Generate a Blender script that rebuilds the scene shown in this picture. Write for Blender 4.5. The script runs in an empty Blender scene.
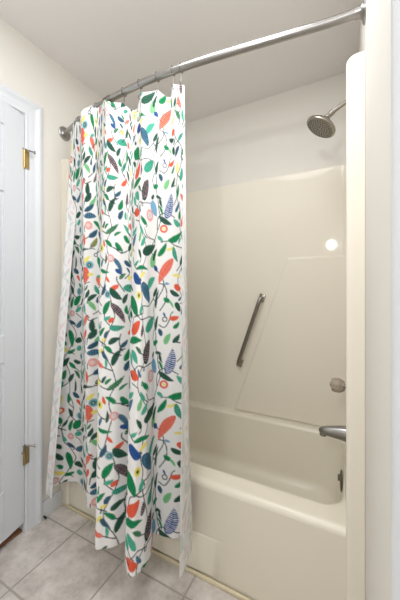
import bpy, bmesh, math, random
import numpy as np
from mathutils import Vector, Matrix

S = bpy.context.scene
COL = S.collection
PI = math.pi

# ------------------------------------------------------------------ camera
cam = bpy.data.cameras.new('camera')
cam_o = bpy.data.objects.new('camera', cam); COL.objects.link(cam_o)
cam.sensor_fit = 'HORIZONTAL'; cam.sensor_width = 36.0
cam.lens = 36.0*283/400
cam.clip_start = .005
cam_o.location = (1.414, -1.046, 1.18)
cam_o.rotation_euler = (math.radians(90), 0, math.radians(27.6))
cam.shift_y = -8/400
S.camera = cam_o

# ------------------------------------------------------------------ light and exposure
wd = bpy.data.worlds.new('world'); S.world = wd; wd.use_nodes = True
wd.node_tree.nodes['Background'].inputs[0].default_value = (.86, .93, 1, 1)
wd.node_tree.nodes['Background'].inputs[1].default_value = .3
def area(name, loc, rot, sx, sy, power, col, shape='RECTANGLE'):
    l = bpy.data.lights.new(name, 'AREA'); l.shape = shape; l.size = sx; l.size_y = sy
    l.energy = power; l.color = col
    o = bpy.data.objects.new(name, l); COL.objects.link(o); o.location = loc; o.rotation_euler = rot
    return o
def aim(loc, tgt):
    return (Vector(tgt)-Vector(loc)).to_track_quat('-Z', 'Y').to_euler()
vl = bpy.data.lights.new('vanity_light', 'POINT'); vl.energy = 18.5; vl.shadow_soft_size = .06; vl.color = (.96, .98, 1)
vl_o = bpy.data.objects.new('vanity_light', vl); COL.objects.link(vl_o); vl_o.location = (1.22, -1.62, 1.81)
area('alcove_fill_light', (1.0, -.42, 2.425), (0, 0, 0), .66, .66, 12, (.96, .975, 1), 'DISK')  # added fill light out of view, brightens the tub alcove from above
vs = S.view_settings
vs.view_transform = 'Standard'; vs.look = 'None'; vs.gamma = 1; vs.use_curve_mapping = False
vs.exposure = .04

# ------------------------------------------------------------------ materials
def lin(c):
    return tuple((v/255/12.92 if v/255 <= .04045 else ((v/255+.055)/1.055)**2.4) for v in c)+(1,)
def mat(name, rgb, rough=.5, metal=0, noise=None, bump=None, coat=0, spec=.5):
    m = bpy.data.materials.new(name); m.use_nodes = True
    nt = m.node_tree; b = nt.nodes['Principled BSDF']
    b.inputs['Base Color'].default_value = lin(rgb)
    b.inputs['Roughness'].default_value = rough; b.inputs['Metallic'].default_value = metal
    b.inputs['Specular IOR Level'].default_value = spec; b.inputs['Coat Weight'].default_value = coat; b.inputs['Coat Roughness'].default_value = .05
    tc = nt.nodes.new('ShaderNodeTexCoord')
    if noise:
        sc, amt = noise
        n = nt.nodes.new('ShaderNodeTexNoise'); n.inputs['Scale'].default_value = sc; n.inputs['Detail'].default_value = 4
        nt.links.new(tc.outputs['Object'], n.inputs['Vector'])
        mx = nt.nodes.new('ShaderNodeMix'); mx.data_type = 'RGBA'
        c = lin(rgb)
        mx.inputs[6].default_value = tuple(v*(1-amt) for v in c[:3])+(1,)
        mx.inputs[7].default_value = tuple(min(v*(1+amt), 1) for v in c[:3])+(1,)
        nt.links.new(n.outputs['Fac'], mx.inputs[0]); nt.links.new(mx.outputs[2], b.inputs['Base Color'])
    if bump:
        sc, st = bump
        n = nt.nodes.new('ShaderNodeTexNoise'); n.inputs['Scale'].default_value = sc; n.inputs['Detail'].default_value = 3
        nt.links.new(tc.outputs['Object'], n.inputs['Vector'])
        bp = nt.nodes.new('ShaderNodeBump'); bp.inputs['Strength'].default_value = st; bp.inputs['Distance'].default_value = .002
        nt.links.new(n.outputs['Fac'], bp.inputs['Height']); nt.links.new(bp.outputs['Normal'], b.inputs['Normal'])
    return m
M_wall = mat('wall_paint', (236, 232, 224), .65, noise=(3, .015), bump=(90, .15))
M_ceil = mat('ceiling_paint', (246, 242, 240), .8, noise=(4, .015), bump=(120, .2))
M_white = mat('white_gloss_paint', (228, 231, 235), .35, noise=(5, .01))
M_fibre = mat('cream_fibreglass', (244, 237, 222), .4, noise=(2.5, .012), coat=.32, spec=.15)
M_tub = mat('cream_tub_gelcoat', (238, 231, 214), .3, noise=(2.5, .015))
M_trim = mat('cream_caulk', (226, 213, 180), .5, noise=(20, .05))
M_chrome = mat('brushed_chrome', (168, 166, 164), .3, 1, noise=(30, .05))
M_nickel = mat('brushed_nickel', (165, 158, 148), .3, 1, noise=(40, .06))
M_steel = mat('satin_steel', (140, 136, 130), .32, 1, noise=(40, .08))
M_spout = mat('pewter', (150, 149, 148), .3, 1, noise=(40, .05))
M_brass = mat('antique_brass', (206, 178, 118), .35, 1, noise=(60, .12))
M_bronze = mat('worn_bronze', (168, 146, 106), .4, .9, noise=(60, .15))
M_dark = mat('dark_rubber', (45, 44, 44), .7, noise=(50, .1))
M_wood = mat('stained_wood', (140, 98, 64), .5, noise=(18, .25))
M_hook = mat('hook_wire', (120, 117, 112), .35, 1, noise=(40, .05))
M_acr = mat('clear_acrylic', (190, 176, 158), .1, noise=(30, .02))
_b = M_acr.node_tree.nodes['Principled BSDF']; _b.inputs['Transmission Weight'].default_value = .35; _b.inputs['IOR'].default_value = 1.45

def tile_material():
    m = bpy.data.materials.new('floor_tile'); m.use_nodes = True
    nt = m.node_tree; N = nt.nodes; L = nt.links; b = N['Principled BSDF']
    tc = N.new('ShaderNodeTexCoord'); mp = N.new('ShaderNodeMapping')
    L.new(tc.outputs['Object'], mp.inputs['Vector'])
    n1 = N.new('ShaderNodeTexNoise'); n1.inputs['Scale'].default_value = 9; n1.inputs['Detail'].default_value = 7; n1.inputs['Roughness'].default_value = .62
    n2 = N.new('ShaderNodeTexNoise'); n2.inputs['Scale'].default_value = 55; n2.inputs['Detail'].default_value = 4
    L.new(mp.outputs[0], n1.inputs['Vector']); L.new(mp.outputs[0], n2.inputs['Vector'])
    r = N.new('ShaderNodeValToRGB'); e = r.color_ramp.elements
    e[0].position = .32; e[0].color = lin((186, 177, 170)); e[1].position = .66; e[1].color = lin((228, 220, 213))
    L.new(n1.outputs['Fac'], r.inputs[0])
    mx = N.new('ShaderNodeMix'); mx.data_type = 'RGBA'; mx.blend_type = 'OVERLAY'; mx.inputs[0].default_value = .25
    L.new(r.outputs[0], mx.inputs[6]); L.new(n2.outputs['Fac'], mx.inputs[7])
    # bevelled joint: lighter centre line with a darker line at either side
    br = N.new('ShaderNodeTexBrick'); br.offset = 0; br.squash = 1
    br.inputs['Scale'].default_value = 1; br.inputs['Brick Width'].default_value = .312; br.inputs['Row Height'].default_value = .298
    br.inputs['Mortar Size'].default_value = .0042; br.inputs['Mortar Smooth'].default_value = .2
    br.inputs['Color1'].default_value = (0, 0, 0, 1); br.inputs['Color2'].default_value = (0, 0, 0, 1); br.inputs['Mortar'].default_value = (1, 1, 1, 1)
    mp2 = N.new('ShaderNodeMapping'); mp2.inputs['Location'].default_value = (-.227, .102, 0)
    L.new(tc.outputs['Object'], mp2.inputs['Vector']); L.new(mp2.outputs[0], br.inputs['Vector'])
    mg = N.new('ShaderNodeMix'); mg.data_type = 'RGBA'; mg.inputs[7].default_value = lin((166, 158, 152))
    mm = N.new('ShaderNodeMath'); mm.operation = 'MULTIPLY'; mm.inputs[1].default_value = .8
    L.new(br.outputs['Color'], mm.inputs[0])
    L.new(mm.outputs[0], mg.inputs[0]); L.new(mx.outputs[2], mg.inputs[6]); L.new(mg.outputs[2], b.inputs['Base Color'])
    bp = N.new('ShaderNodeBump'); bp.invert = True; bp.inputs['Strength'].default_value = .7; bp.inputs['Distance'].default_value = .003
    L.new(br.outputs['Color'], bp.inputs['Height']); L.new(bp.outputs[0], b.inputs['Normal'])
    b.inputs['Roughness'].default_value = .5
    return m
M_tile = tile_material()

# ------------------------------------------------------------------ helpers
def obj(name, bm, m, parent=None, smooth=True, loc=None):
    bmesh.ops.recalc_face_normals(bm, faces=bm.faces)
    me = bpy.data.meshes.new(name); bm.to_mesh(me); bm.free()
    for x in (m if isinstance(m, (list, tuple)) else [m]): me.materials.append(x)
    if smooth: me.shade_smooth(); me.set_sharp_from_angle(angle=math.radians(38))
    o = bpy.data.objects.new(name, me); COL.objects.link(o)
    if loc: o.location = loc
    if parent: o.parent = parent
    return o
def flatten(o):
    m = o.modifiers.new('weighted normals', 'WEIGHTED_NORMAL'); m.keep_sharp = True; m.weight = 100; return o
def struct(name, bm, m, **k):
    o = obj(name, bm, m, **k); o['kind'] = 'structure'; return o
def tag(o, label, cat, group=None):
    o['label'] = label; o['category'] = cat
    if group: o['group'] = group
    return o
def thing(name, label, cat, loc=(0, 0, 0), group=None):
    o = bpy.data.objects.new(name, None); COL.objects.link(o); o.location = loc; o.empty_display_size = .05
    return tag(o, label, cat, group)
def box(bm, x0, x1, y0, y1, z0, z1, bev=0, seg=2):
    r = bmesh.ops.create_cube(bm, size=1, matrix=Matrix.Translation(((x0+x1)/2, (y0+y1)/2, (z0+z1)/2)) @ Matrix.Diagonal((x1-x0, y1-y0, z1-z0, 1)))
    if bev:
        es = list({e for v in r['verts'] for e in v.link_edges})
        bmesh.ops.bevel(bm, geom=es, offset=bev, segments=seg, affect='EDGES', profile=.5)
    return bm
def BM(): return bmesh.new()
def tube(bm, pts, rad, n=16, cap=True):
    pts = [Vector(p) for p in pts]
    rs = rad if isinstance(rad, (list, tuple)) else [rad]*len(pts)
    up = None; rings = []
    for i, p in enumerate(pts):
        t = (pts[min(i+1, len(pts)-1)]-pts[max(i-1, 0)]).normalized()
        if up is None:
            up = Vector((0, 0, 1)) if abs(t.z) < .9 else Vector((1, 0, 0))
        a = (up - t*up.dot(t)).normalized(); up = a; b = t.cross(a)
        rings.append([bm.verts.new(p + (a*math.cos(2*PI*k/n)+b*math.sin(2*PI*k/n))*rs[i]) for k in range(n)])
    for r0, r1 in zip(rings, rings[1:]):
        for k in range(n): bm.faces.new((r0[k], r0[(k+1) % n], r1[(k+1) % n], r1[k]))
    if cap:
        bm.faces.new(rings[0][::-1]); bm.faces.new(rings[-1])
    return bm
def lathe(bm, prof, origin, axis, n=32):
    """prof: (r, h) pairs along axis"""
    axis = Vector(axis).normalized(); q = Vector((0, 0, 1)).rotation_difference(axis).to_matrix(); origin = Vector(origin)
    rings = []
    for r, h in prof:
        if r < 1e-6: rings.append([bm.verts.new(origin+q @ Vector((0, 0, h)))])
        else: rings.append([bm.verts.new(origin+q @ Vector((r*math.cos(2*PI*k/n), r*math.sin(2*PI*k/n), h))) for k in range(n)])
    for a, b in zip(rings, rings[1:]):
        for k in range(n):
            if len(a) == 1 and len(b) == 1: continue
            if len(a) == 1: bm.faces.new((a[0], b[k], b[(k+1) % n]))
            elif len(b) == 1: bm.faces.new((a[k], a[(k+1) % n], b[0]))
            else: bm.faces.new((a[k], a[(k+1) % n], b[(k+1) % n], b[k]))
    return bm
def prism(bm, poly, f0, f1):
    """extrude a 2-D polygon between two mappings (x,y)->Vector"""
    a = [bm.verts.new(f0(*p)) for p in poly]; b = [bm.verts.new(f1(*p)) for p in poly]
    bm.faces.new(a[::-1]); bm.faces.new(b); n = len(poly)
    for k in range(n): bm.faces.new((a[k], a[(k+1) % n], b[(k+1) % n], b[k]))
    return bm
def loft(bm, loops, close_last=True):
    rs = [[bm.verts.new(p) for p in l] for l in loops]; n = len(rs[0])
    for a, b in zip(rs, rs[1:]):
        for k in range(n): bm.faces.new((a[k], a[(k+1) % n], b[(k+1) % n], b[k]))
    if close_last: bm.faces.new(rs[-1])
    return bm
def rrect(x0, x1, y0, y1, r, z, n=12):
    pts = []
    for cx, cy, a0 in ((x1-r, y1-r, 0), (x0+r, y1-r, 90), (x0+r, y0+r, 180), (x1-r, y0+r, 270)):
        for k in range(n+1):
            a = math.radians(a0+90*k/n); pts.append((cx+r*math.cos(a), cy+r*math.sin(a), z))
    # straight sides keep the same count in every loop
    return pts

# ------------------------------------------------------------------ room shell
W, H, YB, YF = 1.463, 2.44, .78, -2.7
struct('floor', box(BM(), -1.0, 2.2, YF, YB+.1, -.06, 0), M_tile, smooth=False)
struct('ceiling', box(BM(), -.12, W+.12, YF, YB+.1, H, H+.08), M_ceil, smooth=False)
struct('wall_back', box(BM(), -.12, W+.12, YB, YB+.1, 0, H), M_wall, smooth=False)
struct('wall_right', box(BM(), W, W+.12, YF, YB, 0, H), M_wall, smooth=False)
struct('wall_front', box(BM(), -.12, W+.12, YF-.1, YF, 0, H), M_wall, smooth=False)
DY0, DY1, DH = -.975, -.217, 2.052
b = BM()
box(b, -.12, 0, DY1+.018, YB, 0, H); box(b, -.12, 0, YF, DY0-.018, 0, H); box(b, -.12, 0, DY0-.018, DY1+.018, DH+.02, H)
struct('wall_left', b, M_wall, smooth=False)
# door lining, casing and threshold
b = BM()
box(b, -.13, .004, DY1, DY1+.02, .0, DH+.02); box(b, -.13, .004, DY0-.02, DY0, .0, DH+.02); box(b, -.13, .004, DY0, DY1, DH, DH+.02)
box(b, -.07, -.045, DY1-.012, DY1, .0, DH); box(b, -.07, -.045, DY0, DY0+.012, .0, DH); box(b, -.07, -.045, DY0, DY1, DH-.012, DH)
struct('trim_2', b, M_white, smooth=False)
def casing(bm, xw, sgn, y_in, y_out, z0, z1, mitre=0):
    """colonial casing: a thick outer band stepping down to a thin inner edge"""
    steps = [(0, .0), (0, .010), (.10, .012), (.16, .0095), (.30, .0105), (.42, .0125), (.50, .0115), (.62, .013), (.74, .0175), (.80, .0195), (.94, .0195), (1, .016), (1, 0)]
    poly = [(y_in+(y_out-y_in)*t, xw+sgn*d) for t, d in steps]
    prism(bm, poly, lambda y, x: Vector((x, y, z0)), lambda y, x: Vector((x, y, z1+mitre*abs((y-y_in)/(y_out-y_in)))))
b = BM()
casing(b, 0, 1, DY1+.004, -.126, 0, DH+.004, .076)
casing(b, 0, 1, DY0-.004, DY0-.093, 0, DH+.004, .076)
steps = [(0, .0), (0, .010), (.10, .012), (.16, .0095), (.30, .0105), (.42, .0125), (.50, .0115), (.62, .013), (.74, .0175), (.80, .0195), (.94, .0195), (1, .016), (1, 0)]
poly = [(DH+.004+.076*t, d) for t, d in steps]
prism(b, poly, lambda z, x: Vector((x, DY0-.004-.089*(z-DH-.004)/.076, z)), lambda z, x: Vector((x, DY1+.004+(-.126-DY1-.004)*(z-DH-.004)/.076, z)))
struct('trim_3', b, M_white)
struct('trim_4', box(BM(), -.12, -.004, DY0, DY1, .0, .012, .003), M_wood)
b = BM(); box(b, .0, .012, -.126, -.010, 0, .085, .003)
struct('baseboard_left', b, M_white)
b = BM(); box(b, W-.012, W, -.778, -.010, 0, .085, .003)
struct('baseboard_right', b, M_white)
# casing of the opening in the right wall, close to the camera
b = BM(); casing(b, W, -1, -.865, -.778, 0, 2.16)
box(b, W-.012, W, -1.62, -.869, 0, 2.16, .002)
struct('trim_5', b, M_white)
# cream strip where the tub meets the floor
struct('trim_1', box(BM(), .0, W, -.014, -.002, 0, .014, .004), M_trim)

# door leaf, standing a little ajar
def door():
    hx, hy = .004, DY1-.004
    T = Matrix.Translation((hx, hy, 0)) @ Matrix.Rotation(math.radians(14), 4, 'Z')
    Wd, Z0, Z1 = .745, .055, 2.042
    b = BM()
    st = .105
    zs = [Z0, .275, .86, .985, 1.635, 1.745, 1.94, Z1]
    box(b, -.033, 0, -Wd, 0, Z0, Z1)
    # stiles, mullion and rails stand proud of the recessed fields on both faces
    for x0, x1 in ((0, .007), (-.040, -.033)):
        for y0, y1 in ((-st, 0), (-Wd, -Wd+st), (-Wd/2-.05, -Wd/2+.05)):
            box(b, x0, x1, y0, y1, Z0, Z1)
        for z0, z1 in ((Z0, zs[1]), (zs[2], zs[3]), (zs[4], zs[5]), (zs[6], Z1)):
            [box(b, x0, x1, a, c, z0, z1, .0015, 1) for a, c in ((-Wd+st, -Wd/2-.05), (-Wd/2+.05, -st))]
    bmesh.ops.transform(b, matrix=T, verts=b.verts)
    d = struct('door_1', b, M_white, smooth=False)
    b = BM()
    for y0, y1 in ((-Wd/2+.05, -st), (-Wd+st, -Wd/2-.05)):
        for z0, z1 in ((zs[1], zs[2]), (zs[3], zs[4]), (zs[5], zs[6])):
            box(b, 0, .0065, y0+.016, y1-.016, z0+.016, z1-.016, .006, 2)
            box(b, -.0395, -.033, y0+.016, y1-.016, z0+.016, z1-.016, .006, 2)
    bmesh.ops.transform(b, matrix=T, verts=b.verts)
    obj('raised_panel', b, M_white, d)
    for zc, m, both in ((1.83, M_brass, False), (.38, M_bronze, True)):
        b = BM()
        for k in range(5):
            z = zc-.044+k*.0178
            tube(b, [(.012, hy+.002, z), (.012, hy+.002, z+.0165)], .0068, 14)
        lathe(b, [(0, 0), (.0045, 0), (.0045, .004), (0, .007)], (.012, hy+.002, zc+.045), (0, 0, 1), 12)
        box(b, .012, .016, hy+.004, hy+.026, zc-.044, zc+.044, .001, 1)
        h = obj('hinge', b, m, d)
        # hinge pin stop: a little arm with a dark pad
        b = BM(); tube(b, [(.013, hy+.002, zc+.048), (.035, hy+.030, zc+.041), (.040, hy+.034, zc+.040)], .0038, 8)
        lathe(b, [(0, 0), (.0075, 0), (.0075, .007), (0, .008)], (.039, hy+.034, zc+.040), (.6, .7, -.1), 12)
        if both:
            tube(b, [(.013, hy+.002, zc+.048), (.045, hy-.020, zc+.040), (.048, hy-.030, zc+.034)], .0038, 8)
        lathe(b, [(0, 0), (.0085, 0), (.0085, .005), (0, .005)], (.012, hy+.002, zc+.0455), (0, 0, 1), 12)
        obj('hinge_pin_stop', b, M_steel, h)
door()

# ------------------------------------------------------------------ bathtub
tub = thing('bathtub', 'cream alcove bathtub with plain apron below the patterned curtain', 'bathtub', (W/2, .37, 0))
def P(o):  # keep world coordinates under a placed parent
    o.location = -Vector(o.parent.location); return o
ZR = .392
def rl(x0, x1, y0, y1, r, z): return rrect(x0, x1, y0, y1, r, z)
b = BM()
L = [rl(.004, W-.004,   .004, .779, .012, .0), rl(.004, W-.004,   .004, .779, .012, ZR-.026)]
for k in range(1, 7):
    a = k/6*PI/2; d = .026*(1-math.cos(a)); z = ZR-.026+.026*math.sin(a)
    L.append(rl(.004+d, W-.004-d, .004+d, .779-d, .012, z))
L.append(rl(.045, 1.405, .060, .730, .09, ZR))
ix0, ix1, iy0, iy1 = .10, 1.406, .092, .705
L.append(rl(ix0, ix1, iy0, iy1, .075, ZR))
for k in range(1, 6):
    a = k/5*PI/2; d = .022*math.sin(a); z = ZR-.022*(1-math.cos(a))
    L.append(rl(ix0+d, ix1-d*.4, iy0+d, iy1-d, .075+d*.8, z))
L.append(rl(ix0+.07, ix1-.018, iy0+.045, iy1-.045, .11, .25))
L.append(rl(ix0+.13, ix1-.030, iy0+.06, iy1-.06, .14, .13))
L.append(rl(ix0+.17, ix1-.045, iy0+.075, iy1-.075, .14, .095))
L.append(rl(ix0+.23, ix1-.085, iy0+.115, iy1-.115, .12, .072))
L.append(rl(ix0+.40, ix1-.2, iy0+.2, iy1-.2, .08, .066))
loft(b, L)
flatten(P(obj('tub_shell', b, M_tub, tub)))
# low relief on the apron, fading out toward the tap end
b = BM()
nx = 40; rows = [(.020, 0), (.022, 1), (.166, 1), (.171, .6), (.173, 0)]
grid = []
for z, k in rows:
    row = []
    for i in range(nx+1):
        x = .07+(.985-.07)*i/nx
        e = min(1, (1-i/nx)/.22, (i/nx)/.03); e = e*e*(3-2*e)
        row.append(b.verts.new((x,   .0035-.0100*k*e-.0005, z)))
    grid.append(row)
for r0, r1 in zip(grid, grid[1:]):
    for i in range(nx): b.faces.new((r0[i], r0[i+1], r1[i+1], r1[i]))
P(obj('apron_panel', b, M_tub, tub))
b = BM()
lathe(b, [(0, 0), (.026, 0), (.030, .002), (.031, .005), (.028, .009), (.020, .011), (0, .012)], (0, 0, 0), (-1, 0, 0), 28)
for v in b.verts: v.co.z *= 1.6
bmesh.ops.translate(b, verts=b.verts, vec=(1.3925, .385, .326))
ov = P(obj('overflow_plate', b, M_steel, tub)); 
b = BM(); box(b, 1.372, 1.382, .380, .390, .324, .352, .003)
o = obj('trip_lever', b, M_chrome, ov)
b = BM(); lathe(b, [(0, .006), (.012, .006), (.014, .003), (.030, .003), (.034, 0)], (1.17, .40, .067), (0, 0, 1), 28)
P(obj('drain', b, M_chrome, tub))

# ------------------------------------------------------------------ shower surround
sur = thing('shower_surround', 'cream one-piece fibreglass surround lining the walls above the bathtub', 'shower surround', (W/2, YB-.02, 0))
ZS = 1.905
def arc(cx, cy, r, a0, a1, n=8):
    return [(cx+r*math.cos(math.radians(a0+(a1-a0)*k/n)), cy+r*math.sin(math.radians(a0+(a1-a0)*k/n))) for k in range(n+1)]
XL, XR, YS = .034, 1.428, .748
R = .05
inner = [(XL, .03)] + arc(XL+R, YS-R, R, 180, 90) + arc(XR-R, YS-R, R, 90, 0) + [(XR, .03)]
outer = [(.002, .03)] + [(.002, YB-.002)]*9 + [(W-.002, YB-.002)]*9 + [(W-.002, .03)]
b = BM()
def sec(z, off=0):
    return [b.verts.new((x, y, z)) for x, y in inner], [b.verts.new((x, y, z)) for x, y in outer]
prof = [(ZR-.0005, 0), (ZS-.008, 0), (ZS-.002, .003), (ZS, .008)]
rings = []
for z, d in prof:
    row = []
    for (x, y), (X, Y) in zip(inner, outer):
        v = Vector((X-x, Y-y)); l = max(v.length, .001); v = v/l*min(d, l)
        row.append(b.verts.new((x+v.x, y+v.y, z)))
    rings.append(row)
rings.append([b.verts.new((X, Y, ZS)) for X, Y in outer])
rings.append([b.verts.new((X, Y, ZR-.0005)) for X, Y in outer])
n = len(inner)
for r0, r1 in zip(rings, rings[1:]+rings[:1]):
    for k in range(n-1):
        try: b.faces.new((r0[k], r0[k+1], r1[k+1], r1[k]))
        except ValueError: pass
bmesh.ops.remove_doubles(b, verts=b.verts, dist=1e-5)
flatten(P(obj('wall_liner', b, M_fibre, sur)))
# slanted raised field on the back wall
b = BM()
poly = [(.735, ZR+.010), (1.078, 1.393), (XR-.004, 1.393), (XR-.004, ZR+.010)]
pin = [(.752, ZR+.010), (1.092, 1.378), (XR-.004, 1.378), (XR-.004, ZR+.010)]
A = [b.verts.new((x, YS+.001, z)) for x, z in poly]; C_ = [b.verts.new((x, YS-.009, z)) for x, z in pin]
b.faces.new(C_)
for k in range(4): b.faces.new((A[k], A[(k+1) % 4], C_[(k+1) % 4], C_[k]))
P(obj('raised_field', b, M_fibre, sur, smooth=False))
# rounded front columns running down to the floor
for x0, x1, s in ((.001, .056, -1), (1.4085, W-.001, 1)):
    b = BM(); r = .0139; ztop = 1.945 if s > 0 else 1.915
    # plan section with rounded free corner; top outer corner rounded in elevation
    def section(xin_cut, z, yb=.075):
        if s > 0:
            xi = x0+xin_cut
            return [(x1, -.010, z), (x1, yb, z), (xi, yb, z)] + [(xi+r-r*math.cos(a), -.010+r-r*math.sin(a), z) for a in [k/6*PI/2 for k in range(7)]]
        xi = x1-xin_cut
        return [(x0, -.010, z), (x0, yb, z), (xi, yb, z)] + [(xi-r+r*math.cos(a), -.010+r-r*math.sin(a), z) for a in [k/6*PI/2 for k in range(7)]]
    Ls = [section(0, .001, .0035), section(0, ZR+.0005, .0035), section(0, ZR+.001), section(0, ztop-.02)] + [section(.02*(1-math.cos(a)), ztop-.02+.02*math.sin(a)) for a in [k/5*PI/2 for k in range(1, 6)]]
    loft(b, Ls)
    flatten(P(obj('front_column', b, M_fibre, sur)))

# ------------------------------------------------------------------ grab bar
def bar_pt(t, off): 
    a = Vector((.772, YS, .695)); c = Vector((.931, YS, 1.158)); p = a.lerp(c, t); p.y -= off; return p
gb = thing('grab_bar', 'dark metal grab bar mounted at a slant on the cream back wall of the tub', 'grab bar', tuple(bar_pt(.5, 0)))
pts = [bar_pt(.035, .002), bar_pt(.035, .020), bar_pt(.045, .036), bar_pt(.075, .044), bar_pt(.12, .045), bar_pt(.5, .045), bar_pt(.88, .045), bar_pt(.925, .044), bar_pt(.955, .036), bar_pt(.965, .020), bar_pt(.965, .002)]
P(obj('bar', tube(BM(), pts, .0125, 20), M_steel, gb))
dirn = (bar_pt(1, 0)-bar_pt(0, 0)).normalized()
for t in (.035, .965):
    b = BM(); box(b, -.019, .019, -.012, 0, -.026, .026, .004)
    ang = math.atan2(dirn.x, dirn.z)
    bmesh.ops.transform(b, matrix=Matrix.Translation(bar_pt(t, 0)) @ Matrix.Rotation(ang, 4, 'Y'), verts=b.verts)
    P(obj('mounting_flange', b, M_nickel, gb))

# ------------------------------------------------------------------ shower head
sh = thing('shower_fixture', 'round nickel rain shower head on a bent arm above the tub', 'shower head', (W, .38, 2.05))
arm = [(W, .38, 2.035), (W-.03, .38, 2.036), (W-.055, .38, 2.032), (W-.075, .38, 2.022), (W-.112, .38, 2.002)]
P(obj('shower_arm', tube(BM(), arm, .0095, 18), M_nickel, sh))
P(obj('wall_flange', lathe(BM(), [(0, .012), (.012, .012), (.022, .008), (.030, .002), (.030, 0)], (W, .38, 2.035), (-1, 0, 0)), M_nickel, sh))
hn = Vector((-.52, -.13, -.84)).normalized()     # spray direction
j = Vector((W-.112, .38, 2.002)); ad = Vector((-.8, 0, -.6)).normalized()
b = BM(); lathe(b, [(.0, -.006), (.0125, -.006), (.0125, .014), (.0105, .016), (.0105, .02), (0, .02)], j, ad, 20)
P(obj('swivel_nut', b, M_nickel, sh))
bc = j+ad*.026
b = BM(); bmesh.ops.create_uvsphere(b, u_segments=20, v_segments=12, radius=.0135, matrix=Matrix.Translation(bc))
P(obj('ball_joint', b, M_chrome, sh))
hc = bc+hn*.006
b = BM(); lathe(b, [(0, 0), (.0165, 0), (.0185, .004), (.0185, .014), (.024, .019), (.045, .025), (.060, .032), (.0690, .040), (.0705, .046), (.0695, .051), (.066, .053), (0, .053)], hc, hn, 48)
head = P(obj('head_body', b, M_nickel, sh))
M_face = mat('spray_face', (150, 145, 136), .4, .6, noise=(40, .05))
b = BM(); lathe(b, [(0, .0545), (.062, .0545), (.065, .052)], hc, hn, 48)
o = obj('spray_face', b, M_face, head)
q = Vector((0, 0, 1)).rotation_difference(hn).to_matrix()
b = BM()
for ring, cnt in ((.012, 6), (.024, 12), (.036, 18), (.048, 24), (.057, 30)):
    for k in range(cnt):
        a = 2*PI*(k+.5*(ring > .02))/cnt
        lathe(b, [(.0021, 0), (.0017, .0025), (0, .003)], hc+q @ Vector((ring*math.cos(a), ring*math.sin(a), .0545)), hn, 6)
o = obj('nozzle', b, M_dark, head); o['kind'] = 'stuff'

# ------------------------------------------------------------------ tap handle and spout
tp = thing('tap_handle', 'clear faceted knob tap handle on the end wall above the spout', 'tap handle', (XR, .38, .757))
P(obj('escutcheon', lathe(BM(), [(0, .012), (.016, .012), (.030, .008), (.040, .002), (.040, 0)], (XR, .38, .757), (-1, 0, 0)), M_chrome, tp))
P(obj('stem', lathe(BM(), [(0, .034), (.010, .034), (.012, .010), (.012, 0)], (XR, .38, .757), (-1, 0, 0)), M_chrome, tp))
b = BM()
prof = [(.0, .026), (.020, .026), (.028, .036), (.0335, .050), (.033, .068), (.027, .080), (.013, .084), (0, .084)]
lathe(b, prof, (XR, .38, .757), (-1, 0, 0), 10)
P(obj('knob', b, M_acr, tp, smooth=False))
P(obj('index_cap', lathe(BM(), [(0, .0875), (.009, .0870), (.011, .0845), (0, .0842)], (XR, .38, .757), (-1, 0, 0), 20), M_chrome, tp))
sp = thing('tub_spout', 'tapered grey metal tub spout low on the end wall', 'spout', (XR, .38, .545))
b = BM(); zc = .545
loops = []
for x, r0, dz in ((0, .036, .0), (.02, .0345, .0), (.05, .030, -.001), (.085, .0245, -.003), (.108, .0205, -.004), (.122, .0165, -.005), (.131, .010, -.006), (.135, .003, -.007)):
    loops.append([(XR-x, .38+r0*math.cos(2*PI*k/24)*.9, zc+dz+r0*math.sin(2*PI*k/24)) for k in range(24)])
loft(b, [[(XR, p[1], p[2]) for p in loops[0]]]+loops[1:])
P(obj('spout_body', b, M_spout, sp))
b = BM(); lathe(b, [(.0, -.012), (.015, -.008), (.015, .026), (.012, .028), (0, .020)], (XR-.114, .38, zc-.002), (-.12, 0, -1), 20)
P(obj('spout_nozzle', b, M_spout, sp))

# --- curtain surface: plan curves of the hung top and of the hem, the same stretch of cloth at each knot
W_IN = 1.463
ROD = [(0, .012), (.32, -.065), (.60, -.090), (.83, -.084), (1.06, -.058), (1.21, -.038), (1.365, -.019), (W_IN, -.014)]
def rod_y(x):
    n = len(ROD); i = 0
    while i < n-2 and x > ROD[i+1][0]: i += 1
    m = lambda j: (ROD[min(j+1, n-1)][1]-ROD[max(j-1, 0)][1])/(ROD[min(j+1, n-1)][0]-ROD[max(j-1, 0)][0])
    h = ROD[i+1][0]-ROD[i][0]; t = (x-ROD[i][0])/h; t2 = t*t; t3 = t2*t
    return (2*t3-3*t2+1)*ROD[i][1]+(t3-2*t2+t)*h*m(i)+(-2*t3+3*t2)*ROD[i+1][1]+(t3-t2)*h*m(i+1)
CT = [(.185,.028),(.146,-.018),(.168,-.026),(.205,-.020),(.255,-.032),(.295,-.058),(.345,-.032),(.385,-.020),(.435,-.032),(.475,-.056),(.53,-.010),
      (.57,.036),(.625,0),(.665,-.036),(.715,0),(.75,.036),(.79,0),(.838,.0),(.826,.022)]
CT = [(x, rod_y(x)+d) for x, d in CT]
CB = [(.165,-.180),(.085,-.150),(.110,-.062),(.190,-.042),(.270,-.075),(.360,-.130),(.430,-.060),(.520,-.190),(.550,-.265),
      (.610,-.225),(.650,-.110),(.700,-.265),(.750,-.282),(.765,-.220),(.722,-.110),(.790,-.090),(.850,-.050),(.888,-.120),(.900,-.215)]
Z_TOP, Z_HEM = 2.018, .19
def knot_s():
    s=[0.0]
    for i in range(1,len(CT)):
        a=math.dist(CT[i],CT[i-1]); b=math.dist(CB[i],CB[i-1])
        s.append(s[-1]+.35*a+.65*b)
    return s
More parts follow.
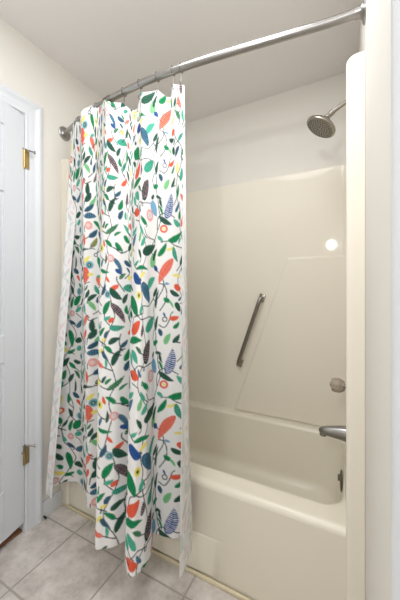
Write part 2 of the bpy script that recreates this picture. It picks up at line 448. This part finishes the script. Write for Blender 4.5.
def catmull(pts, ks, s):
    n=len(pts); i=0
    while i<n-2 and s>ks[i+1]: i+=1
    t=(s-ks[i])/(ks[i+1]-ks[i]); t=min(max(t,0),1)
    def tang(j):
        a=max(j-1,0); b=min(j+1,n-1)
        return [(pts[b][k]-pts[a][k])/(ks[b]-ks[a]) for k in (0,1)]
    h=ks[i+1]-ks[i]; m0=tang(i); m1=tang(i+1); t2=t*t; t3=t2*t
    return [(2*t3-3*t2+1)*pts[i][k]+(t3-2*t2+t)*h*m0[k]+(-2*t3+3*t2)*pts[i+1][k]+(t3-t2)*h*m1[k] for k in (0,1)]
def cloth(a, b, z):
    g=(Z_TOP-z)/(Z_TOP-Z_HEM)
    g=g**.92
    return (a[0]+(b[0]-a[0])*g, a[1]+(b[1]-a[1])*g)
PRINT = """
R 400 1490 20 pk
L 175 1462 221 1459 19 dg
L 430 1507 480 1459 19 g
L 692 1427 750 1467 19 gs
L 458 1457 485 1409 24 n
L 735 1417 763 1434 11 g
L 411 1392 439 1432 20 ys
L 223 1417 256 1377 19 t
L 265 1342 400 1377 17 dg
R 654 1364 17 yd
V 403 1384 427 1379
V 627 1339 679 1309
O 430 1352 8 k
V 378 1485 378 1459
L 684 1299 687 1339 11 dg
L 441 1334 461 1274 26 g
R 398 1304 20 lb
L 179 1302 180 1362 11 dg
L 741 1384 768 1352 18 g
V 733 1364 755 1347 779 1347
L 728 1317 758 1264 17 ns
L 825 1495 844 1497 17 t
L 820 1462 854 1452 26 o
V 972 1472 1010 1459
O 1035 1472 7 k
R 1104 1487 25 pr
V 1156 1432 1160 1482 1193 1505 1247 1482
L 1171 1487 1223 1457 20 dg
R 1186 1439 17 or
L 1210 1392 1299 1417 25 g
V 1174 1384 1207 1387 1242 1369 1297 1354
L 1163 1329 1194 1379 19 g
L 1235 1359 1259 1304 22 ts
L 1160 1404 1180 1387 14 t
L 1199 1352 1231 1364 11 y
L 782 1417 811 1389 21 g
V 793 1449 826 1424 916 1399 924 1372
R 924 1344 24 yr
L 1011 1382 1027 1417 20 lg
L 1033 1364 1066 1397 20 t
V 1062 1429 1085 1399 1137 1389 1136 1367
L 1052 1337 1136 1367 36 dg
L 1120 1286 1126 1329 32 lg
L 1131 1307 1152 1352 16 dg
L 1226 1307 1168 1219 33 os
L 777 1309 815 1289 19 n
V 956 1319 965 1289 994 1266
L 994 1269 1082 1266 15 g
L 972 1286 1006 1302 14 t
L 1137 1279 1156 1264 18 b
L 174 1294 204 1276 21 n
L 370 1284 368 1224 42 os
L 191 1259 216 1234 16 o
L 393 1259 412 1266 15 y
V 368 1216 398 1226
R 210 1181 21 lb
L 431 1249 460 1249 14 t
L 649 1274 701 1261 14 g
L 430 1241 456 1181 23 os
L 689 1241 706 1219 11 o
L 736 1271 757 1254 16 b
V 739 1244 738 1226 752 1204 768 1179
L 711 1191 744 1209 18 o
L 711 1191 754 1149 25 dg
R 694 1169 16 lb
L 390 1139 425 1166 18 dg
L 427 1129 431 1149 11 n
L 180 1116 224 1156 32 g
L 156 1101 171 1154 16 g
V 382 1126 385 1139
L 186 1078 231 1098 21 t
L 390 1131 416 1093 18 lg
L 675 1091 706 1139 24 g
V 678 1093 679 1066 697 1046 724 1023
V 186 1068 227 1048
V 384 1056 393 1046 423 1058
V 657 1056 656 1028
L 713 1126 761 1053 25 ks
L 676 1066 705 1078 15 t
L 701 1056 722 1068 17 o
L 191 1003 239 1038 25 ns
L 404 998 406 1051 21 dg
L 705 1033 758 1033 21 ts
R 161 1068 16 pk
L 970 1249 1027 1214 34 b
L 793 1236 809 1241 20 y
V 773 1236 799 1256
L 1087 1194 1137 1234 29 t
L 771 1194 832 1184 30 ts
L 1041 1204 1093 1139 44 ns
L 937 1149 998 1091 45 g
V 998 1088 1043 1098 1043 1124 1093 1124 1131 1154
L 1021 1098 1035 1131 17 t
V 965 1048 975 1078 1005 1086 1032 1073 1092 1081 1120 1076
L 961 1026 1016 1066 37 o
L 1070 1033 1126 1076 38 ts
V 1164 1214 1188 1206 1198 1171 1190 1134 1169 1101
L 1190 1211 1209 1211 10 lb1
L 1190 1151 1212 1139 17 g
L 1209 1139 1228 1114 10 lg
L 1216 1184 1264 1164 18 dg
L 1242 1204 1275 1191 24 o
L 1229 1246 1284 1236 11 y
L 1243 1129 1264 1101 25 dg
O 1190 1066 9 k
V 1166 1043 1188 1033 1205 1056 1215 1086 1228 1098
L 1212 1071 1256 1078 18 o
L 1186 1093 1194 1076 7 b
L 1229 1033 1258 1056 16 g
L 1149 1116 1164 1184 13 dg
L 1149 1026 1161 1078 14 dg
L 145 976 160 898 27 g
L 389 968 416 1003 25 dg
L 679 993 697 1018 15 n
V 746 1003 739 973 746 941 760 941
L 186 925 238 933 26 dg
V 376 933 382 966
L 412 951 445 988 16 lg
L 664 981 682 988 11 y
V 668 978 665 958
V 411 908 384 895
L 384 920 430 953 20 n
L 700 968 739 986 21 dg
L 139 863 177 883 16 g
L 197 885 234 895 24 t
L 656 933 665 948 15 y
L 668 936 692 903 15 n
L 682 903 682 868 9 t
L 713 883 744 938 22 dg
L 384 893 439 893 25 ns
L 779 1003 815 1033 19 o
V 972 1021 961 996 935 976
L 945 983 1027 993 25 g
L 758 895 776 936 20 g
V 1137 1026 1126 996 1133 971
L 1166 1023 1175 998 16 n
L 1193 968 1212 1006 20 lg
L 1137 966 1158 976 19 g
L 1226 976 1258 1006 18 dg
V 1243 973 1262 973
L 1062 913 1092 986 44 ks
L 964 946 1003 910 28 t
L 1119 920 1133 936 15 dg
L 1149 931 1175 923 12 dg
L 1169 923 1179 890 10 dg
L 1198 853 1221 943 37 bs
L 1420 913 1419 963 34 g
V 983 883 1013 900 1049 893 1125 900
O 1047 885 6 k
L 1126 903 1150 853 34 lb1
L 760 853 778 888 19 n
L 967 870 1010 858 33 o
L 1166 893 1179 855 9 g
"""

# ------------------------------------------------------------------ curtain rod
rod = thing('shower_curtain_rod', 'curved polished metal shower curtain rod spanning the alcove', 'curtain rod', (W/2, rod_y(W/2), 2.070))
ZROD = 2.070
def rp(x): return Vector((x, rod_y(x), ZROD))
P(obj('rod_tube', tube(BM(), [rp(.42+(W-.006-.42)*i/60) for i in range(61)], .0143, 20), M_chrome, rod))
P(obj('rod_tube', tube(BM(), [rp(.006+(.44-.006)*i/24) for i in range(25)], .0122, 20), M_chrome, rod))
P(obj('joint_collar', tube(BM(), [rp(.405), rp(.407), rp(.45), rp(.455)], [.0143, .0162, .0162, .0143], 20), M_steel, rod))
P(obj('joint_collar', tube(BM(), [rp(.235), rp(.238), rp(.285), rp(.288)], [.0122, .0145, .0145, .0122], 20), M_steel, rod))
for x, s in ((0.001, 1), (W-.001, -1)):
    ax = (rp(x+s*.03)-rp(x)).normalized()
    b = BM(); lathe(b, [(0, .028), (.0165, .028), (.0175, .013), (.021, .011), (.024, .007), (.031, .007), (.0365, .004), (.0370, 0), (0, 0)], (x, rod_y(x), ZROD), (s, 0, 0), 36)
    P(obj('wall_flange', b, M_chrome, rod))

# ------------------------------------------------------------------ shower curtain
def print_raster(width):
    """The cloth's printed repeat (leaves, vines and flowers) drawn flat, in cloth millimetres; 0.64 m high."""
    px = .0011; nw = int(width/px)+2; nh = int(.64/px); rnd = random.Random(5)
    img = np.empty((nh, nw, 3), np.float32); img[:] = lin((240, 238, 236))[:3]
    occ = np.zeros((nh, nw), bool)
    C = {k: np.array(lin(v)[:3], np.float32) for k, v in dict(dg=(38, 82, 66), g=(18, 128, 78), t=(74, 168, 142), n=(46, 86, 108), b=(38, 80, 142),
         lb=(96, 160, 172), lb1=(120, 165, 195), o=(226, 94, 66), y=(238, 224, 120), lg=(120, 188, 128), pk=(232, 168, 160), k=(38, 48, 52), w=(240, 238, 236),
         dt=(20, 62, 52), yg=(190, 196, 84), rose=(205, 150, 165)).items()}
    def disc(x, z, r, c, mark=True):
        x0, x1 = int((x-r)/px), int((x+r)/px)+1
        z0, z1 = int(math.floor((z-r)/px)), int((z+r)/px)+1
        x0 = max(x0, 0); x1 = min(x1, nw)
        if x1 <= x0: return
        xs = np.arange(x0, x1)*px; zs = np.arange(z0, z1)*px
        m = (xs[None, :]-x)**2+(zs[:, None]-z)**2 <= r*r
        rows = np.arange(z0, z1) % nh
        sub = img[rows][:, x0:x1]; sub[m] = c; img[rows, x0:x1] = sub
        if mark:
            so = occ[rows][:, x0:x1]; so[m] = True; occ[rows, x0:x1] = so
    STY = dict(ns=('n', 'lb1'), gs=('dg', 'lg'), ys=('dg', 'y'), ts=('t', 'dg'), os=('o', 'pk'), ks=('dt', 'rose'), bs=('b', 'w'))
    def leaf(a, c, w, col):
        a = np.array(a)/1000; c = np.array(c)/1000; w = w/1000*1.13; a, c = a-(c-a)*.07, c+(c-a)*.07
        d = c-a; L = math.hypot(*d)
        if L < .004: return
        nrm = np.array((-d[1], d[0]))/L; bend = (.07 if (int(a[0]*7919+a[1]*104729) % 2) else -.07)*L
        n = max(int(L/.0012), 8)
        body, alt = STY.get(col, (col, None))
        pts = []
        for i in range(n+1):
            t = i/n; p = a+d*t+nrm*bend*math.sin(PI*t)
            f = math.sin(PI*min(t**.74, 1))**.8 if 0 < t < 1 else 0
            pts.append((p, max(w/2*f, .0008), t))
        for p, r, t in pts: disc(p[0], p[1], r, C[body])
        if alt:
            k = max(int(L/.008), 3)
            for j in range(k):
                t = (j+.7)/(k+.4); i = min(int(t*n), n-1); p, r, _ = pts[i]; tg = (pts[min(i+2, n)][0]-pts[max(i-2, 0)][0]); tg = tg/max(math.hypot(*tg), 1e-6)
                nn = np.array((-tg[1], tg[0]))
                for sgn in (1, -1):
                    for q in range(8):
                        u = .12+.78*q/7; o = p+nn*sgn*r*u+tg*u*.0035
                        disc(o[0], o[1], .0011 if col != 'bs' else .0014, C[alt], False)
        elif w > .012:
            # fine light flecks either side of the midrib
            cc = C[body]*.8+C['w']*.18
            for j in range(2, n-2, 3):
                p, r, t = pts[j]
                for sgn in (1, -1):
                    o = p+nrm*sgn*r*rnd.uniform(.25, .75); disc(o[0], o[1], .0008, cc, False)
    def vine(pts, r=.0021, mark=True):
        P_ = [np.array(p)/1000 for p in pts]; P_ = [P_[0]]+P_+[P_[-1]]
        for i in range(1, len(P_)-2):
            p0, p1, p2, p3 = P_[i-1:i+3]
            n = max(int(math.hypot(*(p2-p1))/.0012), 2)
            for k in range(n):
                t = k/n
                p = .5*((2*p1)+(p2-p0)*t+(2*p0-5*p1+4*p2-p3)*t*t+(3*p1-p0-3*p2+p3)*t**3)
                disc(p[0], p[1], r, C['k'], mark)
    def flower(x, z, r, col):
        x, z, r = x/1000, z/1000, r/1000
        if col == 'pr':
            for k in range(14):
                a = 2*PI*k/14; disc(x+r*.80*math.cos(a), z+r*.80*math.sin(a), r*.24, C['pk'])
            disc(x, z, r*.84, C['pk']); disc(x, z, r*.52, C['w'])
            for k in range(12):
                a = 2*PI*k/12; disc(x+r*.62*math.cos(a), z+r*.62*math.sin(a), r*.07, C['lb'])
            disc(x, z, r*.34, C['rose']); disc(x, z, r*.16, C['w'])
        elif col == 'pk': disc(x, z, r, C['pk']); disc(x, z, r*.5, C['w']*.5+C['pk']*.5)
        elif col == 'yd': disc(x, z, r, C['y']); disc(x, z, r*.55, C['yg']); disc(x, z, r*.32, C['dt'])
        elif col == 'yr':
            disc(x, z, r, C['y']); disc(x, z, r*.62, C['yg']); disc(x, z, r*.46, C['w']); disc(x, z, r*.28, C['t'])
        elif col == 'or': disc(x, z, r, C['o']); disc(x, z, r*.55, C['w']); disc(x, z, r*.36, C['y'])
        elif col == 'lb':
            disc(x, z, r, C['lb']*.6+C['w']*.4); disc(x, z, r*.78, C['lb']); disc(x, z, r*.42, C['n']); disc(x, z, r*.14, C['y'])
    items = []
    for l in PRINT.strip().split('\n'):
        f = l.split(); k = f[0]
        if k == 'V': v = list(map(float, f[1:])); items.append((k, [(v[i], v[i+1]) for i in range(0, len(v), 2)], 0, 'k'))
        else: v = list(map(float, f[1:-1])); items.append((k, [(v[i], v[i+1]) for i in range(0, len(v)-1, 2)], v[-1], f[-1]))
    # long winding stems running up the cloth, closed over the repeat
    for x0, ph, am in ((45, 0, 16), (150, 1.7, 22), (255, .4, 18), (345, 2.6, 20), (470, 3.9, 20), (590, 1.1, 24), (700, 5.0, 18), (815, 2.2, 22), (930, 4.4, 20), (1040, .8, 22), (1150, 3.1, 20), (1290, 5.6, 22), (1390, 1.5, 16)):
        wob = [rnd.uniform(-7, 7) for _ in range(16)]
        vine([(x0+am*math.sin(2*PI*2*(q % 16)/16+ph)+wob[q % 16]+.6*am*math.sin(2*PI*3*(q % 16)/16-ph), q*40) for q in range(17)], .0019, False)
    for k, p, w, c in items:
        if k == 'V': vine(p)
    for k, p, w, c in items:
        if k == 'O':
            vine([(p[0][0]+w*math.cos(a), p[0][1]+w*math.sin(a)) for a in [q/8*2*PI for q in range(9)]])
        if k == 'R': flower(p[0][0], p[0][1], w, c)
    for k, p, w, c in items:
        if k == 'L': leaf(p[0], p[1], w, c)
    # the folds hide some of the repeat: carry the print on through the free cloth
    cols = ['dg', 'g', 'dg', 't', 'gs', 'n', 'ts', 'dg', 'ns', 'dg', 'ks', 'y', 'g', 'os', 't', 'o']
    dens = occ.mean(0); kk = int(.05/px)
    dens = np.convolve(dens, np.ones(kk)/kk, 'same')
    for big in (1, 0):
        for _ in range(2600):
            x, z = rnd.uniform(.01, width-.01), rnd.uniform(0, .64)
            if dens[min(int(x/px), nw-1)] > (.33 if big else .27): continue
            L = rnd.uniform(.038, .052) if big else rnd.uniform(.027, .034); a = rnd.uniform(.5, 2.6); w = L*rnd.uniform(.36, .46)
            ok = True
            for t in np.linspace(-.66, .66, 7):
                for o_ in (-.5, 0, .5):
                    X = x+L*t*math.cos(a)-w*o_*math.sin(a)*1.3; Z = z+L*t*math.sin(a)+w*o_*math.cos(a)*1.3
                    i, j_ = int(X/px), int(Z/px) % nh
                    if not 0 <= i < nw or occ[j_, i]: ok = False; break
                if not ok: break
            if not ok: continue
            if big and rnd.random() < .07: flower(x*1000, z*1000, 17, rnd.choice(['lb', 'yd', 'or', 'pr'])); continue
            h = Vector((math.cos(a), math.sin(a)))*L/2
            if big and rnd.random() < .6:
                q = -1 if rnd.random() < .5 else 1
                vine([((x-h.x)*1000, (z-h.y)*1000), ((x-h.x*1.7+q*.006)*1000, (z-h.y*1.6)*1000), ((x-h.x*2.0+q*.022)*1000, (z-h.y*2.3)*1000)])
            leaf(((x-h.x)*1000, (z-h.y)*1000), ((x+h.x)*1000, (z+h.y)*1000), w*1000, rnd.choice(cols))
    # 3x3 box filter
    s = sum(np.roll(np.roll(img, i, 0), j, 1) for i in (-1, 0, 1) for j in (-1, 0, 1))/9
    return s, px, nh, nw

def build_curtain():
    ks = knot_s(); width = ks[-1]
    img, px, nh, nw = print_raster(width)
    NS = int(width/.0027); NZ = int((Z_TOP-Z_HEM)/.0030)
    ss = np.linspace(0, width, NS+1)
    A = np.array([catmull(CT, ks, s) for s in ss]); Bq = np.array([catmull(CB, ks, s) for s in ss])
    # hem of the top droops between the hooks
    hk = [ks[i] for i in HOOK_KNOTS]
    sag = np.zeros(NS+1)
    for i, s in enumerate(ss):
        for a, c in zip(hk, hk[1:]):
            if a <= s <= c: u = (s-a)/(c-a); sag[i] = .020*math.sin(PI*u)**.9
    v = np.linspace(0, 1, NZ+1)
    Zr = Z_TOP-(Z_TOP-Z_HEM)*v
    g = ((Z_TOP-Zr)/(Z_TOP-Z_HEM))**.92
    X = A[None, :, 0]*(1-g[:, None])+Bq[None, :, 0]*g[:, None]
    Y = A[None, :, 1]*(1-g[:, None])+Bq[None, :, 1]*g[:, None]
    lift = np.interp(ss, [0, ks[1], ks[7], ks[9], ks[10]], [.035, .045, .045, .020, .0])
    Z = Zr[:, None]+(lift[None, :]-sag[None, :]*.999)*np.clip(1-v*5, 0, 1)[:, None]**1.2
    # slack wrinkles
    wr = .0022*np.sin(ss[None, :]*61+Zr[:, None]*3.1)*np.sin(Zr[:, None]*5+ss[None, :]*9)+.0014*np.sin(ss[None, :]*130-Zr[:, None]*6)
    tx = np.gradient(X, axis=1); ty = np.gradient(Y, axis=1); l = np.sqrt(tx*tx+ty*ty)+1e-9
    nx_, ny_ = ty/l, -tx/l                     # towards the printed side
    X = X+nx_*wr*g[:, None]; Y = Y+ny_*wr*g[:, None]
    # colours
    col_i = np.clip((ss/px).astype(int), 0, nw-1); row_i = ((Zr % .64)/px).astype(int) % nh
    c = img[row_i][:, col_i]
    th = .0007
    n1 = (NS+1)*(NZ+1)
    front = np.stack([X, Y, Z], -1).reshape(-1, 3)
    back = np.stack([X-nx_*th, Y-ny_*th, Z], -1).reshape(-1, 3)
    co = np.concatenate([front, back])
    idx = np.arange(n1).reshape(NZ+1, NS+1)
    q = np.stack([idx[:-1, :-1], idx[1:, :-1], idx[1:, 1:], idx[:-1, 1:]], -1).reshape(-1, 4)
    qb = q[:, ::-1]+n1
    def edge(e): return np.stack([e[:-1], e[1:], e[1:]+n1, e[:-1]+n1], -1)
    rims = np.concatenate([edge(idx[0]), edge(idx[-1][::-1]), edge(idx[:, 0][::-1]), edge(idx[:, -1])])
    F = np.concatenate([q, qb, rims]).astype(np.int32)
    me = bpy.data.meshes.new('shower_curtain')
    me.vertices.add(len(co)); me.vertices.foreach_set('co', co.astype(np.float32).ravel())
    me.loops.add(F.size); me.loops.foreach_set('vertex_index', F.ravel())
    me.polygons.add(len(F)); me.polygons.foreach_set('loop_start', np.arange(0, F.size, 4, dtype=np.int32))
    mi = np.zeros(len(F), np.int32); mi[len(q):2*len(q)] = 1
    me.polygons.foreach_set('material_index', mi)
    me.update(calc_edges=True)
    att = me.color_attributes.new('print', 'FLOAT_COLOR', 'POINT')
    cc = np.ones((2*n1, 4), np.float32); cc[:n1, :3] = c.reshape(-1, 3); cc[n1:, :3] = c.reshape(-1, 3)
    att.data.foreach_set('color', cc.ravel())
    me.shade_smooth()
    def cloth_mat(name, fade):
        m = bpy.data.materials.new(name); m.use_nodes = True; nt = m.node_tree; b = nt.nodes['Principled BSDF']
        a = nt.nodes.new('ShaderNodeAttribute'); a.attribute_name = 'print'
        mx = nt.nodes.new('ShaderNodeMix'); mx.data_type = 'RGBA'; mx.inputs[0].default_value = fade
        mx.inputs[7].default_value = lin((238, 237, 236))
        nt.links.new(a.outputs['Color'], mx.inputs[6]); nt.links.new(mx.outputs[2], b.inputs['Base Color'])
        b.inputs['Roughness'].default_value = .85; b.inputs['Specular IOR Level'].default_value = .15
        w = nt.nodes.new('ShaderNodeTexNoise'); w.inputs['Scale'].default_value = 700
        tc = nt.nodes.new('ShaderNodeTexCoord'); nt.links.new(tc.outputs['Object'], w.inputs['Vector'])
        bp = nt.nodes.new('ShaderNodeBump'); bp.inputs['Strength'].default_value = .15; bp.inputs['Distance'].default_value = .0006
        nt.links.new(w.outputs['Fac'], bp.inputs['Height']); nt.links.new(bp.outputs[0], b.inputs['Normal'])
        return m
    me.materials.append(cloth_mat('printed_cloth', 0)); me.materials.append(cloth_mat('cloth_reverse', .78))
    o = bpy.data.objects.new('shower_curtain', me); COL.objects.link(o)
    tag(o, 'white shower curtain printed with colourful leaves, vines and flowers, hanging outside the tub', 'shower curtain')
    return ks
HOOK_KNOTS = [0, 2, 4, 6, 8, 10, 12, 14, 16, 18]
ks = build_curtain()

# ------------------------------------------------------------------ curtain hooks
words = ['at the left end of the curtain', 'second from the left', 'third from the left', 'fourth from the left', 'fifth from the left',
         'fifth from the right', 'fourth from the right', 'third from the right', 'second from the right', 'at the right end beside bare rod']
b = BM()
pts = [Vector((0, .0168*math.sin(a), .0168*math.cos(a))) for a in [math.radians(d) for d in range(-150, 171, 16)]]
pts += [Vector((0, .004, -.022)), Vector((0, .001, -.045)), Vector((0, .0, -.060)), Vector((0, -.005, -.068)), Vector((0, -.009, -.060)), Vector((0, -.008, -.052))]
tube(b, pts, .0013, 8)
wire = obj('curtain_hook', b, M_hook)
xs = [CT[k] for k in HOOK_KNOTS]
for i, (x, y) in enumerate(xs):
    o = wire if i == 0 else wire.copy()
    if i: COL.objects.link(o)
    o.location = (x, rod_y(x), ZROD)
    tag(o, 'thin metal curtain hook on the rod, '+words[i], 'curtain hook', 'curtain hooks on the shower rod')

# ------------------------------------------------------------------ small things
b = BM(); lathe(b, [(0, 0), (.0045, 0), (.0045, .008), (.0035, .012), (.005, .013), (.005, .018), (0, .019)], (.012, -.116, .012), (1, -.1, -.1), 14)
tag(obj('door_stop', b, M_dark), 'tiny dark door stop at the foot of the left baseboard beside the casing', 'door stop')
